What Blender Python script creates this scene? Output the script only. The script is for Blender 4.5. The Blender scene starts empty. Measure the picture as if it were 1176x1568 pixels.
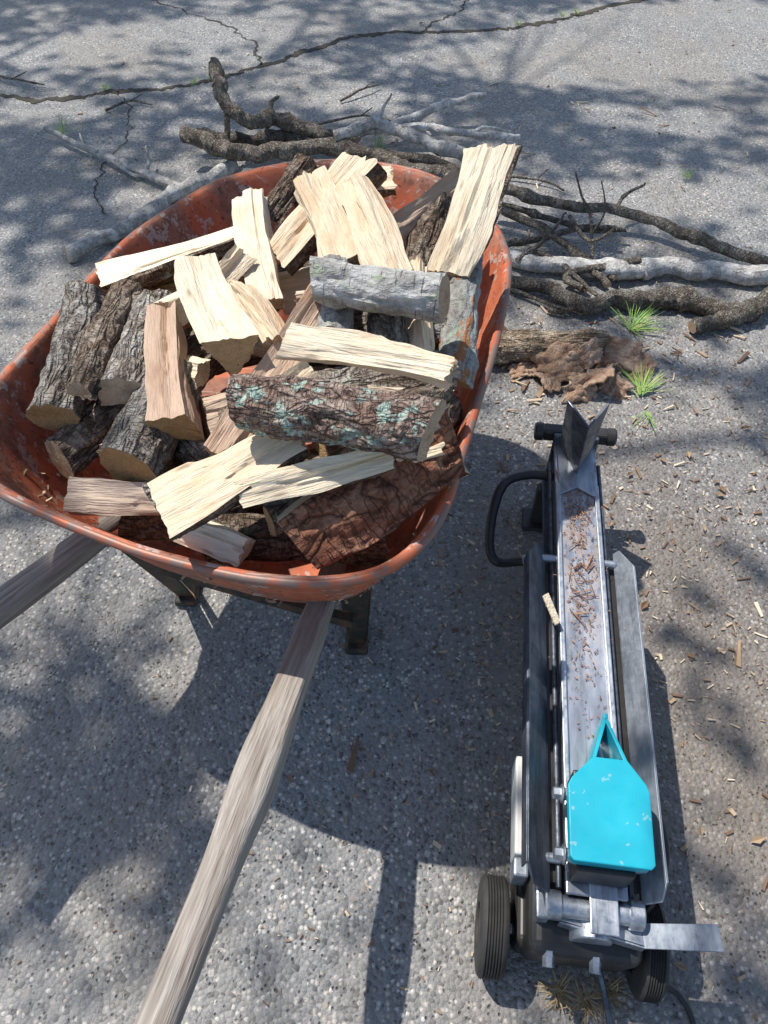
import bpy, bmesh, math, random
from mathutils import Vector, Matrix, noise, Quaternion
R=random.Random(7)
scene=bpy.context.scene
V=Vector
# ------------------------------------------------------------ node helpers
class NT:
    def __init__(s,name,rough=.8,metal=0,spec=.5):
        s.m=bpy.data.materials.new(name); s.m.use_nodes=True; s.t=s.m.node_tree
        s.b=s.t.nodes['Principled BSDF']; s.b.inputs['Roughness'].default_value=rough
        s.b.inputs['Metallic'].default_value=metal; s.b.inputs['Specular IOR Level'].default_value=spec
        s.tc=s.t.nodes.new('ShaderNodeTexCoord')
    def n(s,t,**k):
        x=s.t.nodes.new(t)
        for a,b in k.items(): setattr(x,a,b)
        return x
    def L(s,a,b): s.t.links.new(a,b)
    def put(s,sock,v):
        if hasattr(v,'is_output'): s.L(v,sock)
        else: sock.default_value=v
    def math(s,op,a,b=0.,c=None,clamp=False):
        x=s.n('ShaderNodeMath',operation=op); x.use_clamp=clamp
        s.put(x.inputs[0],a); s.put(x.inputs[1],b)
        if c is not None: s.put(x.inputs[2],c)
        return x.outputs[0]
    def map(s,sc,loc=(0,0,0),src=None):
        x=s.n('ShaderNodeMapping'); x.inputs['Scale'].default_value=sc; x.inputs['Location'].default_value=loc
        s.L(src or s.tc.outputs['Object'],x.inputs[0]); return x.outputs[0]
    def noise(s,vec,scale=1.,det=4.,rough=.6,dist=0.):
        x=s.n('ShaderNodeTexNoise'); s.L(vec,x.inputs['Vector']); x.inputs['Scale'].default_value=scale
        x.inputs['Detail'].default_value=min(det,3.); x.inputs['Roughness'].default_value=rough; x.inputs['Distortion'].default_value=dist
        return x.outputs['Fac']
    def vor(s,vec,scale,feat='F1'):
        x=s.n('ShaderNodeTexVoronoi',feature=feat); s.L(vec,x.inputs['Vector']); x.inputs['Scale'].default_value=scale
        return x
    def ramp(s,f,pts,interp='LINEAR'):
        x=s.n('ShaderNodeValToRGB'); x.color_ramp.interpolation=interp; e=x.color_ramp.elements
        while len(e)<len(pts): e.new(.5)
        for q,(p,c) in zip(e,pts):
            q.position=p; q.color=(c,c,c,1) if isinstance(c,(int,float)) else (*c,1)
        s.L(f,x.inputs[0]); return x.outputs[0]
    def mix(s,f,a,b,mode='MIX'):
        x=s.n('ShaderNodeMix',data_type='RGBA',blend_type=mode)
        s.put(x.inputs[0],f)
        for i,v in ((6,a),(7,b)):
            if isinstance(v,tuple): v=(*v[:3],1)
            s.put(x.inputs[i],v)
        return x.outputs[2]
    def bump(s,h,st=.5,d=.002):
        x=s.n('ShaderNodeBump'); x.inputs['Strength'].default_value=st; x.inputs['Distance'].default_value=d
        s.L(h,x.inputs['Height']); s.L(x.outputs[0],s.b.inputs['Normal'])
    def col(s,c): s.put(s.b.inputs['Base Color'],c if not isinstance(c,tuple) else (*c[:3],1))
    def rough(s,v): s.put(s.b.inputs['Roughness'],v)
    def randoff(s,k):
        o=s.n('ShaderNodeObjectInfo').outputs['Random']
        off=s.n('ShaderNodeVectorMath',operation='ADD'); s.L(s.tc.outputs['Object'],off.inputs[0])
        cx=s.n('ShaderNodeCombineXYZ'); s.L(s.math('MULTIPLY',o,k),cx.inputs[2]); s.L(cx.outputs[0],off.inputs[1])
        return o,off.outputs[0]

def wood(name,c1,c2,c3,end=False):
    s=NT(name,.75,0,.25)
    o,src=s.randoff(13.)
    w=s.n('ShaderNodeTexNoise'); s.L(s.map((16,16,8),src=src),w.inputs['Vector']); w.inputs['Scale'].default_value=1; w.inputs['Detail'].default_value=2
    wv=s.n('ShaderNodeVectorMath',operation='MULTIPLY_ADD'); s.L(w.outputs['Color'],wv.inputs[0]); wv.inputs[1].default_value=(.026,.026,0); s.L(s.tc.outputs['Object'],wv.inputs[2])
    sp=s.n('ShaderNodeSeparateXYZ'); s.L(wv.outputs[0],sp.inputs[0])
    r=s.math('SQRT',s.math('ADD',s.math('MULTIPLY',sp.outputs[0],sp.outputs[0]),s.math('MULTIPLY',sp.outputs[1],sp.outputs[1])))
    ring=s.math('MULTIPLY_ADD',s.math('SINE',s.math('MULTIPLY',r,1300. if not end else 1500.)),.5,.5)
    fib=s.noise(s.map((330,330,18),src=src),1,3,.65)
    fib2=s.noise(s.map((75,75,6),src=src),1,3,.65)
    blot=s.noise(s.map((26,26,9),src=src),1,3,.6)
    f=s.math('ADD',s.math('MULTIPLY',ring,.12 if not end else .3),s.math('ADD',s.math('MULTIPLY',fib,.55),s.math('MULTIPLY',fib2,.5)))
    f=s.ramp(f,[(.38,0.),(.82,1.)])
    c=s.mix(f,c1,c2)
    c=s.mix(s.ramp(blot,[(.50,0.),(.70,.8)]),c,c3)
    c=s.mix(s.ramp(s.noise(s.map((110,110,6),src=src),1,3,.6),[(.62,0.),(.70,.55)]),c,tuple(x*.5 for x in c3))
    kn=s.vor(s.map((24,24,9),src=wv.outputs[0]),1.); c=s.mix(s.ramp(kn.outputs['Distance'],[(.05,.7),(.14,0.)]),c,tuple(x*.45 for x in c3))
    if end:
        st=s.noise(s.map((18,260,1),src=src),1,2,.5)
        c=s.mix(s.ramp(st,[(.5,0.),(.75,.45)]),c,tuple(x*.5 for x in c1))
    hs=s.n('ShaderNodeHueSaturation'); s.L(c,hs.inputs['Color']); s.L(s.math('MULTIPLY_ADD',o,.22,.86),hs.inputs['Value']); s.L(s.math('MULTIPLY_ADD',o,-.25,1.08),hs.inputs['Saturation']); s.L(s.math('MULTIPLY_ADD',o,.012,.496),hs.inputs['Hue'])
    s.col(hs.outputs[0])
    s.bump(s.math('ADD',s.math('MULTIPLY',fib,.8),fib2),.9,.005)
    return s.m

def bark(name,dark,mid,light,sc=1.,lichen=.0,lc=(.40,.47,.40),zs=.3,plate=True,lent=False,orange=0):
    s=NT(name,.9,0,.2)
    o,src=s.randoff(17.)
    n1=s.noise(s.map((150,150,90),src=src),1,3,.7); n2=s.noise(s.map((30,30,16),src=src),1,3,.65)
    c=s.mix(s.ramp(n1,[(.35,0.),(.65,1.)]),dark,mid)
    c=s.mix(s.ramp(n2,[(.45,0.),(.62,.85)]),c,s.mix(n1,tuple(x*.6 for x in light),tuple(x*1.25 for x in light)))
    h=n1
    if plate:
        rn=s.noise(s.map((48*sc,48*sc,48*sc*zs),(1,2,3),src=src),1,2,.55,.6)
        rg=s.math('ABSOLUTE',s.math('SUBTRACT',rn,.5))
        cr=s.noise(s.map((40*sc,40*sc,130*sc),(7,2,3),src=src),1,2,.5)
        cg=s.math('ABSOLUTE',s.math('SUBTRACT',cr,.5))
        fis=s.math('MULTIPLY',s.ramp(rg,[(.0,0.),(.045,1.)]),s.ramp(cg,[(.0,.35),(.025,1.)]))
        c=s.mix(s.math('MULTIPLY_ADD',fis,.85,.15),tuple(x*.45 for x in dark),c); h=s.math('ADD',s.math('MULTIPLY',s.ramp(rg,[(.0,0.),(.12,1.)]),1.2),s.math('ADD',n1,s.math('MULTIPLY',s.ramp(cg,[(.0,0.),(.04,1.)]),.5)))
    if lent:
        ln=s.noise(s.map((22,22,330),src=src),1,2,.5); c=s.mix(s.ramp(ln,[(.62,0.),(.68,.8)]),c,tuple(x*.4 for x in dark))
    if orange: c=s.mix(s.ramp(s.noise(s.map((35,35,12),(9,2,1),src=src),1,3,.6),[(.54,0.),(.58,.9)]),c,(.42,.17,.06))
    if lichen>0:
        ln=s.noise(s.map((34,34,34),(5,3,1),src=src),1,3,.75)
        t=.72-.24*lichen
        c=s.mix(s.ramp(ln,[(t,0.),(t+.05,.85)]),c,s.mix(n1,tuple(x*.5 for x in lc),tuple(min(1,x*1.35) for x in lc)))
    hs=s.n('ShaderNodeHueSaturation'); s.L(c,hs.inputs['Color']); s.L(s.math('MULTIPLY_ADD',o,.4,.85),hs.inputs['Value'])
    s.col(hs.outputs[0]); s.bump(h,1.,.006)
    return s.m

M={}
M['cream']=wood('split_wood_cream',(.93,.80,.60),(.84,.66,.45),(.78,.56,.35))
M['pink']=wood('split_wood_pink',(.74,.56,.42),(.60,.43,.31),(.48,.31,.21))
M['ochre']=wood('split_wood_ochre',(.78,.55,.28),(.62,.38,.17),(.52,.27,.11))
M['end']=wood('end_grain',(.70,.48,.25),(.50,.31,.14),(.40,.22,.09),True)
M['endp']=wood('end_grain_pale',(.72,.53,.36),(.56,.37,.23),(.40,.23,.13),True)
M['brown']=bark('bark_brown',(.12,.082,.058),(.25,.18,.13),(.40,.33,.26),1,.25,(.34,.38,.28))
M['greyb']=bark('bark_grey',(.17,.135,.11),(.33,.285,.24),(.50,.47,.42),1,.35,(.40,.44,.35))
M['silver']=bark('bark_silver',(.22,.21,.195),(.42,.41,.385),(.62,.61,.58),.8,.5,(.38,.43,.30),1.6,False,True)
M['silvero']=bark('bark_silver_orange',(.20,.18,.16),(.38,.38,.35),(.52,.52,.49),.8,.6,(.38,.46,.35),1.6,False,True,1)
M['lich']=bark('bark_lichen',(.13,.08,.062),(.28,.19,.15),(.42,.33,.27),1.1,.72,(.40,.53,.45),.5)
M['redrot']=bark('inner_bark_red',(.13,.05,.03),(.25,.11,.065),(.36,.19,.12),.45,0,zs=.6)
M['branch']=bark('branch_bark',(.15,.12,.095),(.30,.25,.20),(.47,.42,.35),1.8,.4,(.36,.38,.22),.5)
M['branchg']=bark('branch_bark_grey',(.28,.26,.24),(.52,.50,.46),(.78,.76,.71),1.5,.15,(.38,.42,.26),1.2,False,True)

# ------------------------------------------------------------ mesh helpers
def link(o):
    scene.collection.objects.link(o); return o
def mesh_obj(name,vs,fs,mats,mi=None,smooth=True,sharp=40):
    me=bpy.data.meshes.new(name); me.from_pydata([tuple(v) for v in vs],[],fs)
    for m in mats: me.materials.append(m)
    if mi is not None: me.polygons.foreach_set('material_index',mi)
    bm=bmesh.new(); bm.from_mesh(me); bmesh.ops.recalc_face_normals(bm,faces=bm.faces); bm.to_mesh(me); bm.free()
    if smooth:
        me.polygons.foreach_set('use_smooth',[True]*len(me.polygons))
        if sharp: me.set_sharp_from_angle(angle=math.radians(sharp))
    me.update()
    return link(bpy.data.objects.new(name,me))
def fb(p,o=3): return noise.fractal(p,1.0,2.0,o)

def section(kind,w,rs):
    """polygon [(x,y)], tags per edge (0 bark,1 wood); pith at origin, bark towards +x"""
    pts=[];tg=[]
    def arc(a0,a1,r,n,t=0):
        for i in range(n):
            a=math.radians(a0+(a1-a0)*i/n); pts.append((r*math.cos(a),r*math.sin(a))); tg.append(t)
    def line(p,q,n,t=1):
        for i in range(n): pts.append((p[0]+(q[0]-p[0])*i/n,p[1]+(q[1]-p[1])*i/n)); tg.append(t)
    j=lambda a=.12: 1+rs.uniform(-a,a)
    if kind=='round': r=w/2; arc(0,360,r,48)
    elif kind=='half':
        r=w/2; arc(-88,88,r,26); a=(r*math.cos(1.536),r*math.sin(1.536)); m=(rs.uniform(-.18,.18)*r,rs.uniform(-.4,.4)*r); line(a,m,12); line(m,(a[0],-a[1]),12)
    elif kind=='thick':
        r=w/2; arc(-120,120,r,30); a=(r*math.cos(2.094),r*math.sin(2.094)); m=(a[0]+rs.uniform(-.1,.25)*r,rs.uniform(-.4,.4)*r); line(a,m,8); line(m,(a[0],-a[1]),8)
    elif kind in('wedge','quarter','wide'):
        h={'wedge':32,'quarter':45,'wide':62}[kind]*j(.1); r=w/2/math.sin(math.radians(h)); arc(-h,h,r,16)
        a=(r*math.cos(math.radians(h)),r*math.sin(math.radians(h))); p=(r*rs.uniform(0,.15),r*rs.uniform(-.12,.12)); line(a,p,16); line(p,(a[0],-a[1]),16)
    else:
        hh={'slab':.6,'barkslab':.5,'thin':.34}[kind]; x0=.035;x1=x0+w*hh;y=w/2
        A=(x0,-y);B=(x1*j(.08),-y*j(.25));C=(x1*j(.15),y*j(.25)*.9);D=(x0,y)
        mid=(x0-w*rs.uniform(.0,.14),y*rs.uniform(-.5,.5)); line(A,B,8)
        if kind=='barkslab':
            m=(x1+w*.10,0); line(B,m,10,0); line(m,C,10,0)
        else: line(B,C,14)
        line(C,D,8); line(D,mid,10); line(mid,A,10)
    return pts,tg
CAM=V((.05,-.75,.66)).normalized()
DIRS={'u':CAM,'d':-CAM,'up':V((0,0,1)),'dn':V((0.05,.12,-1)),'dl':V((-.6,.5,-.6)),'dr':V((.7,.3,-.7)),'l':V((-1,0,0.1)),'r':V((1,0,.1)),'f':V((0,-1,-.2)),'ur':V((.6,-.4,.6)),'ul':V((-.6,-.4,.6)),'bk':V((0,1,0.)),'fu':V((0,-1,.25)),'fd':V((0.1,-.8,-.75))}
def make_log(name,a,b,w,kind='round',bd='u',bm_='brown',wd='cream',en='end',ext=0.,seed=None,bamp=1.,parent=None,tilt=.25):
    a=V(a);b=V(b); ax=(b-a).normalized(); b=b+ax*ext; Ln=(b-a).length
    xd=DIRS[bd] if isinstance(bd,str) else V(bd); xd=(xd-ax*xd.dot(ax)).normalized(); yd=ax.cross(xd)
    rs=random.Random(seed); s0=rs.uniform(0,50)
    pts,tg=section(kind,w,rs); n=len(pts)
    c=V((sum(p[0] for p in pts)/n,sum(p[1] for p in pts)/n))
    nz=max(18,int(Ln/.0045)); vs=[];fs=[];mi=[]
    t0=rs.uniform(-tilt,tilt);t1=rs.uniform(-tilt,tilt);u0=rs.uniform(-tilt,tilt);u1=rs.uniform(-tilt,tilt);tw=rs.uniform(-.8,.8) if kind!='round' else 0
    sx=rs.uniform(-.007,.007);sy=rs.uniform(-.007,.007)
    wr=kind!='round'
    tp=rs.uniform(-.35,.35) if wr else rs.uniform(-.06,.06)
    sca=.14 if wr else .04
    steps=[(rs.uniform(0,6.28),rs.uniform(.1,.9),rs.uniform(.3,.8),rs.uniform(.0015,.0055)) for _ in range(7)]
    for k in range(nz+1):
        f=k/nz; z=f*Ln
        bow=math.sin(f*math.pi)
        scx=(1+sca*noise.noise(V((s0,z*7,0))))*(1-tp*(f-.5)); scy=(1+sca*noise.noise(V((s0,z*7,9))))*(1-tp*(f-.5))
        an=tw*(f-.5)*.5
        for i,(x,y) in enumerate(pts):
            rr=V(((x-c[0])*scx,(y-c[1])*scy))
            bk=(tg[i]==0) and (tg[i-1]==0)
            rad=V((x,y)).normalized() if bk else V((0,0))
            if bk:
                q=V((x*1,y*1,z*.4))
                d=.0035*bamp*fb(q*70+V((s0,0,0)),4)+.005*bamp*fb(V((x*18,y*18,z*10+s0)),2)
                d-=.0036*bamp*max(0,.25-abs(noise.noise(V((x*55+s0,y*55,z*16)))))*4
                rr+=rad*d
            else:
                e=V((x-c[0],y-c[1])).normalized()
                d=.0026*fb(V((x*150+s0,y*150,z*9)),3)+.007*fb(V((x*26,y*26+s0,z*8)),3)
                th=math.atan2(y-c[1],x-c[0])
                for (ta,fa,wd_,dp) in steps:
                    dd=abs((th-ta+math.pi)%(2*math.pi)-math.pi)
                    g_=(f-fa-.16*noise.noise(V((x*140,y*140,s0))))*22
                    if dd<wd_*.6: d-=dp*min(1,(wd_*.6-dd)*12)*min(1,max(0,g_))
                rr+=e*d
            xx=rr.x*math.cos(an)-rr.y*math.sin(an)+c[0]+sx*bow; yy=rr.x*math.sin(an)+rr.y*math.cos(an)+c[1]+sy*bow
            zz=z
            if f<.12: zz+=(1-f/.12)*((x-c[0])*t0+(y-c[1])*u0+(.0 if bk else .004*noise.noise(V((x*130,y*130,s0)))))
            if f>.88: zz+=(f-.88)/.12*((x-c[0])*t1+(y-c[1])*u1+(.0 if bk else .009*noise.noise(V((x*130,y*130,s0+9)))))
            vs.append(V((xx,yy,zz)))
    for k in range(nz):
        for i in range(n):
            j=(i+1)%n; fs.append((k*n+i,k*n+j,(k+1)*n+j,(k+1)*n+i)); mi.append(0 if tg[i]==0 else 1)
    for base,zz in ((0,-1),(nz*n,1)):
        ring=[vs[base+i] for i in range(n)]; ce=sum(ring,V())/n; prev=list(range(base,base+n))
        for q in (.93,.6,.3):
            st=len(vs)
            for i in range(n):
                p=ce+(ring[i]-ce)*q; p=p+V((0,0,.0015*fb(V((p.x*90,p.y*90,s0)),2))); vs.append(p)
            cur=list(range(st,st+n))
            for i in range(n):
                j=(i+1)%n; fs.append((prev[i],prev[j],cur[j],cur[i])); mi.append(2)
            prev=cur
        st=len(vs); vs.append(ce)
        for i in range(n): fs.append((prev[i],prev[(i+1)%n],st)); mi.append(2)
    o=mesh_obj(name,vs,fs,[M[bm_],M[wd],M[en]],mi,True,35)
    mt=Matrix((xd,yd,ax)).transposed()
    loc=a-mt@V((c[0],c[1],0))
    o.matrix_world=Matrix.Translation(loc)@mt.to_4x4()
    if parent: o.parent=parent
    return o

SF='split_firewood_log'; RF='round_firewood_log'
logs=[
(SF,(.115,1.20,.72),(.185,1.325,.87),.095,'half',(.4,.6,-.45),'brown','cream','endp',.02),
(SF,(.00,1.31,.73),(.13,1.43,.76),.075,'wedge','dn','brown','pink','endp',.02),
(SF,(-.17,1.45,.735),(.02,1.46,.76),.066,'half','dn','brown','cream','endp',0),
(SF,(-.23,1.39,.72),(-.18,1.46,.76),.065,'half','ul','brown','pink','endp',.05),
(SF,(.012,1.09,.79),(-.045,1.27,.83),.070,'wide','d','brown','cream','endp',.04),
(SF,(-.065,1.17,.755),(-.125,1.34,.80),.072,'slab','d','brown','cream','endp',.04),
(SF,(-.19,1.265,.71),(-.11,1.35,.76),.085,'thick',(-.3,-.2,-1),'brown','cream','end',.12),
(SF,(-.20,1.14,.70),(-.245,1.35,.75),.058,'slab','d','brown','cream','endp',.05),
(SF,(-.53,1.265,.66),(-.29,1.37,.69),.105,'half',(.05,-.25,-.95),'brown','cream','end',.0),
(SF,(-.45,1.30,.62),(-.25,1.31,.64),.060,'half','dn','brown','ochre','end',0),
(RF,(-.29,1.29,.65),(-.26,1.42,.69),.060,'round','u','greyb','pink','endp',.05),
(RF,(-.115,1.07,.80),(.095,1.035,.79),.070,'round','u','silver','cream','endp',0),
(SF,(.115,.985,.66),(.15,1.23,.72),.064,'half','u','silvero','ochre','end',.05),
(RF,(.06,1.24,.70),(.085,1.34,.73),.060,'round','u','brown','cream','endp',.08),
(SF,(-.145,.905,.80),(.095,.842,.80),.050,'slab',(0,.5,-1),'brown','cream','endp',0),
(RF,(-.08,1.00,.73),(-.08,1.13,.75),.058,'round','u','silver','cream','endp',.05),
(RF,(.01,.99,.70),(.0,1.11,.73),.066,'round','u','greyb','pink','end',.08),
(SF,(.06,.975,.70),(.06,1.1,.72),.050,'wedge','d','brown','cream','endp',.1),
(SF,(-.205,.805,.775),(.062,.745,.775),.084,'thick','u','lich','cream','endp',0),
(SF,(-.255,1.14,.73),(-.175,.99,.73),.072,'quarter','dn','brown','cream','endp',0),
(SF,(-.255,.82,.65),(-.11,1.08,.74),.062,'wedge','dr','brown','pink','endp',.02),
(SF,(-.235,.955,.745),(-.30,1.11,.765),.080,'wedge','dr','brown','cream','end',.05),
(SF,(-.37,1.11,.71),(-.275,1.21,.74),.068,'quarter',(.4,.5,-.8),'brown','cream','endp',.03),
(SF,(-.32,.87,.67),(-.365,1.09,.71),.080,'quarter','dl','brown','pink','end',.02),
(RF,(-.54,.925,.635),(-.545,1.20,.665),.084,'round','u','greyb','ochre','end',.02),
(SF,(-.48,.93,.685),(-.46,1.17,.695),.055,'half','u','brown','cream','endp',.03),
(SF,(-.42,.95,.66),(-.41,1.17,.68),.084,'thick','u','greyb','cream','endp',.02),
(RF,(-.54,.89,.575),(-.47,.99,.59),.070,'round','u','brown','cream','end',.08),
(RF,(-.40,.825,.615),(-.375,.93,.635),.106,'round','u','greyb','ochre','end',.10),
(SF,(-.50,.815,.565),(-.35,.80,.57),.080,'quarter','bk','brown','pink','endp',.02),
(SF,(-.307,.69,.675),(-.145,.785,.715),.088,'half',(.1,.1,-1),'brown','cream','endp',.03),
(SF,(-.20,.715,.69),(.005,.768,.715),.050,'wedge',(0,-.1,-1),'brown','cream','endp',0),
(SF,(-.17,.72,.62),(-.02,.79,.64),.062,'half','fu','brown','cream','end',.05),
(SF,(-.125,.69,.605),(.098,.825,.675),.105,'barkslab',(0,-.75,.42),'redrot','cream','endp',0),
(RF,(-.45,.95,.53),(-.2,1.0,.53),.09,'round','u','brown','cream','end',0),
(SF,(-.25,.80,.56),(.0,.88,.58),.09,'half','u','brown','pink','end',0),
(RF,(-.1,.86,.60),(.1,1.0,.60),.09,'round','u','brown','cream','end',0),
(SF,(-.3,.95,.62),(-.1,1.05,.63),.09,'quarter','dn','brown','pink','endp',0),
(RF,(-.15,1.08,.66),(.12,1.12,.66),.09,'round','u','greyb','pink','endp',0),
(SF,(-.45,1.1,.60),(-.2,1.2,.62),.10,'half','u','brown','pink','endp',0),
(RF,(-.1,1.2,.62),(.15,1.2,.62),.09,'round','u','brown','cream','end',0),
(SF,(-.2,1.28,.64),(.1,1.38,.64),.10,'quarter','dn','brown','cream','end',0),
(RF,(-.4,1.3,.54),(-.15,1.45,.56),.09,'round','u','brown','cream','end',0),
(SF,(-.42,.80,.53),(-.25,.78,.53),.07,'quarter','u','brown','pink','end',0),
(SF,(-.3,1.0,.67),(-.40,1.06,.65),.06,'quarter','dn','brown','cream','endp',0),
(SF,(-.02,.93,.68),(.1,.91,.68),.06,'quarter','dn','brown','pink','endp',0),
(SF,(-.12,.97,.70),(-.2,.9,.68),.055,'wedge','dn','brown','cream','endp',0),
(SF,(-.33,1.22,.65),(-.36,1.32,.66),.06,'wedge','dn','brown','ochre','endp',0),
(SF,(-.15,.84,.70),(-.25,.90,.66),.05,'wedge','dn','brown','cream','endp',0),
(SF,(-.02,1.17,.72),(-.15,1.13,.72),.05,'quarter','dn','brown','pink','endp',0),
(SF,(-.22,1.2,.68),(-.32,1.14,.66),.055,'half','u','greyb','pink','endp',0),
(SF,(.03,.86,.72),(.10,.93,.70),.05,'half','u','brown','pink','end',0),
(SF,(-.36,.93,.60),(-.27,.84,.60),.07,'half','u','brown','pink','end',0),
(RF,(-.16,.95,.665),(.10,1.01,.66),.075,'round','u','greyb','pink','endp',0),
(SF,(-.25,.88,.655),(-.08,.93,.665),.07,'half','u','brown','pink','endp',0),
(RF,(-.38,1.0,.61),(-.29,1.16,.62),.08,'round','u','brown','pink','end',0),
(SF,(-.27,.735,.56),(.0,.73,.56),.08,'half','u','brown','pink','end',0),
(SF,(-.36,.78,.60),(-.22,.83,.62),.06,'half','u','greyb','cream','end',0),
(SF,(.02,.80,.62),(.11,.98,.62),.07,'half','u','brown','pink','end',0),
(SF,(-.30,1.38,.66),(-.42,1.36,.64),.06,'quarter','dn','brown','pink','end',0),
(SF,(.12,1.33,.68),(.17,1.45,.66),.08,'half','u','greyb','pink','endp',0),
(SF,(-.04,.78,.66),(.09,.80,.68),.05,'wedge','dn','brown','cream','endp',0),
(SF,(-.45,.88,.60),(-.36,.98,.62),.06,'quarter','dn','brown','pink','end',0),
(SF,(-.30,.72,.61),(-.24,.70,.60),.05,'wedge','dn','brown','cream','endp',.04),
]
for i,l in enumerate(logs):
    make_log(l[0],l[1],l[2],l[3],l[4],l[5],l[6],l[7],l[8],l[9],seed=200+i)

# ------------------------------------------------------------ sweep
def catmull(P,n):
    out=[]; P=[V(p) for p in P]
    for i in range(len(P)-1):
        p0=P[max(i-1,0)];p1=P[i];p2=P[i+1];p3=P[min(i+2,len(P)-1)]
        for k in range(n):
            t=k/n; out.append(.5*((2*p1)+(-p0+p2)*t+(2*p0-5*p1+4*p2-p3)*t*t+(-p0+3*p1-3*p2+p3)*t**3))
    out.append(P[-1]); return out
def tube(pts,rad,seg=10,rough=0.,s0=0.,vs=None,fs=None,mi=None,endm=1):
    n0=len(vs); N=len(pts); prevx=None
    for k,p in enumerate(pts):
        d=(pts[min(k+1,N-1)]-pts[max(k-1,0)]).normalized()
        if prevx is None: prevx=d.orthogonal().normalized()
        x=(prevx-d*prevx.dot(d)).normalized(); prevx=x; y=d.cross(x)
        r=rad(k/(N-1)) if callable(rad) else rad
        for i in range(seg):
            a=2*math.pi*i/seg; rr=r
            if rough: rr*=1+rough*fb(V((math.cos(a)*1.3+s0,math.sin(a)*1.3,k*.35)),3)
            vs.append(p+(x*math.cos(a)+y*math.sin(a))*rr)
    for k in range(N-1):
        for i in range(seg):
            j=(i+1)%seg; fs.append((n0+k*seg+i,n0+k*seg+j,n0+(k+1)*seg+j,n0+(k+1)*seg+i)); mi.append(0)
    for b,ce in ((n0,pts[0]),(n0+(N-1)*seg,pts[-1])):
        c=len(vs); vs.append(V(ce))
        for i in range(seg): fs.append((b+i,b+(i+1)%seg,c)); mi.append(endm)
def branch(name,paths,mat,parent=None):
    vs=[];fs=[];mi=[]
    for q,(P,r0,r1) in enumerate(paths):
        pts=catmull(P,10); s0=R.uniform(0,90)
        for k in range(1,len(pts)-1): pts[k]=pts[k]+V((fb(pts[k]*12+V((s0,0,0))),fb(pts[k]*12+V((0,s0,0))),.5*fb(pts[k]*12+V((0,0,s0)))))*r0*.7
        knots=[R.random() for _ in range(4)]
        tube(pts,lambda f:(r0+(r1-r0)*f)*(1+sum(.3*math.exp(-((f-k)/.02)**2) for k in knots)),12,.22,s0,vs,fs,mi)
    return mesh_obj(name,vs,fs,[mat,M['endp']],mi,True,50)

FBn='fallen_branch'
branch(FBn,[([(-.68,3.33,.3),(-.65,3.23,.26),(-.61,3.17,.2),(-.53,3.17,.15),(-.45,3.24,.13),(-.34,3.22,.1),(-.23,3.19,.08),(-.12,3.20,.05)],.024,.03),
  ([(-.45,3.24,.13),(-.46,3.28,.17),(-.43,3.3,.19)],.012,.006),([(-.62,3.17,.2),(-.62,3.12,.1),(-.6,3.05,.02)],.014,.008)],M['branch'])
branch(FBn,[([(-.79,3.11,.12),(-.64,3.05,.1),(-.51,3.03,.08),(-.36,3.12,.07),(-.23,3.14,.06),(-.07,3.10,.05),(.08,2.99,.05),(.26,2.93,.04)],.034,.024)],M['branch'])
branch(FBn,[([(-.77,3.21,.08),(-.56,3.20,.06),(-.40,3.23,.06),(-.18,3.13,.05),(.14,3.05,.05),(.29,2.96,.04)],.026,.02)],M['branch'])
branch(FBn,[([(-.2,3.14,.1),(-.02,3.21,.12),(.14,3.12,.10),(.33,3.04,.07)],.022,.024),([(-.02,3.21,.12),(.0,3.26,.16),(.03,3.3,.2)],.008,.004)],M['branchg'])
branch(FBn,[([(-.12,3.26,.05),(.09,3.35,.07),(.26,3.47,.09),(.44,3.49,.12)],.02,.012),([(.12,3.36,.07),(.16,3.38,.04),(.2,3.33,.02)],.008,.005)],M['branchg'])
branch(FBn,[([(.01,3.24,.08),(.17,3.27,.08),(.35,3.23,.07),(.56,3.25,.05)],.017,.012),([(.35,3.23,.07),(.42,3.25,.09),(.5,3.33,.04)],.008,.005)],M['branchg'])
branch(FBn,[([(-1.43,3.33,.05),(-1.24,3.20,.03),(-1.04,3.05,.03),(-.78,2.86,.03)],.010,.017),([(-.96,2.97,.03),(-.93,3.0,.05),(-.95,3.1,.08)],.009,.005),([(-1.1,3.08,.03),(-1.0,2.99,.02),(-.95,2.98,.02)],.008,.006),([(-1.24,3.2,.03),(-1.27,3.28,.05)],.006,.003)],M['branchg'])
branch(FBn,[([(-1.10,2.40,.03),(-.92,2.60,.03),(-.79,2.81,.03),(-.6,3.05,.03)],.026,.026)],M['branchg'])
branch(FBn,[([(.38,2.70,.13),(.61,2.62,.1),(.83,2.61,.08),(.96,2.56,.06),(1.12,2.44,.05),(1.36,2.28,.04)],.016,.02),([(.83,2.61,.08),(.88,2.68,.1),(.95,2.72,.12)],.008,.004)],M['branch'])
branch(FBn,[([(.38,2.63,.08),(.54,2.54,.06),(.62,2.44,.05),(.70,2.35,.04),(.77,2.25,.03)],.016,.01),([(.41,2.46,.03),(.55,2.47,.05),(.69,2.50,.07),(.81,2.48,.08)],.013,.008),([(.4,2.68,.07),(.6,2.58,.06),(.72,2.52,.05),(.86,2.52,.05)],.012,.007)],M['branch'])
branch(FBn,[([(.36,2.41,.03),(.58,2.33,.035),(.78,2.29,.035),(.91,2.31,.035),(1.10,2.28,.035),(1.36,2.25,.035)],.026,.033)],M['branchg'])
branch(FBn,[([(.36,2.25,.03),(.52,2.21,.035),(.63,2.10,.035),(.79,2.13,.035),(.96,2.13,.035),(1.10,2.06,.035),(1.19,2.06,.035)],.022,.032),([(.63,2.1,.035),(.58,2.08,.02),(.53,2.1,.02)],.01,.006)],M['branch'])
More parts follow.
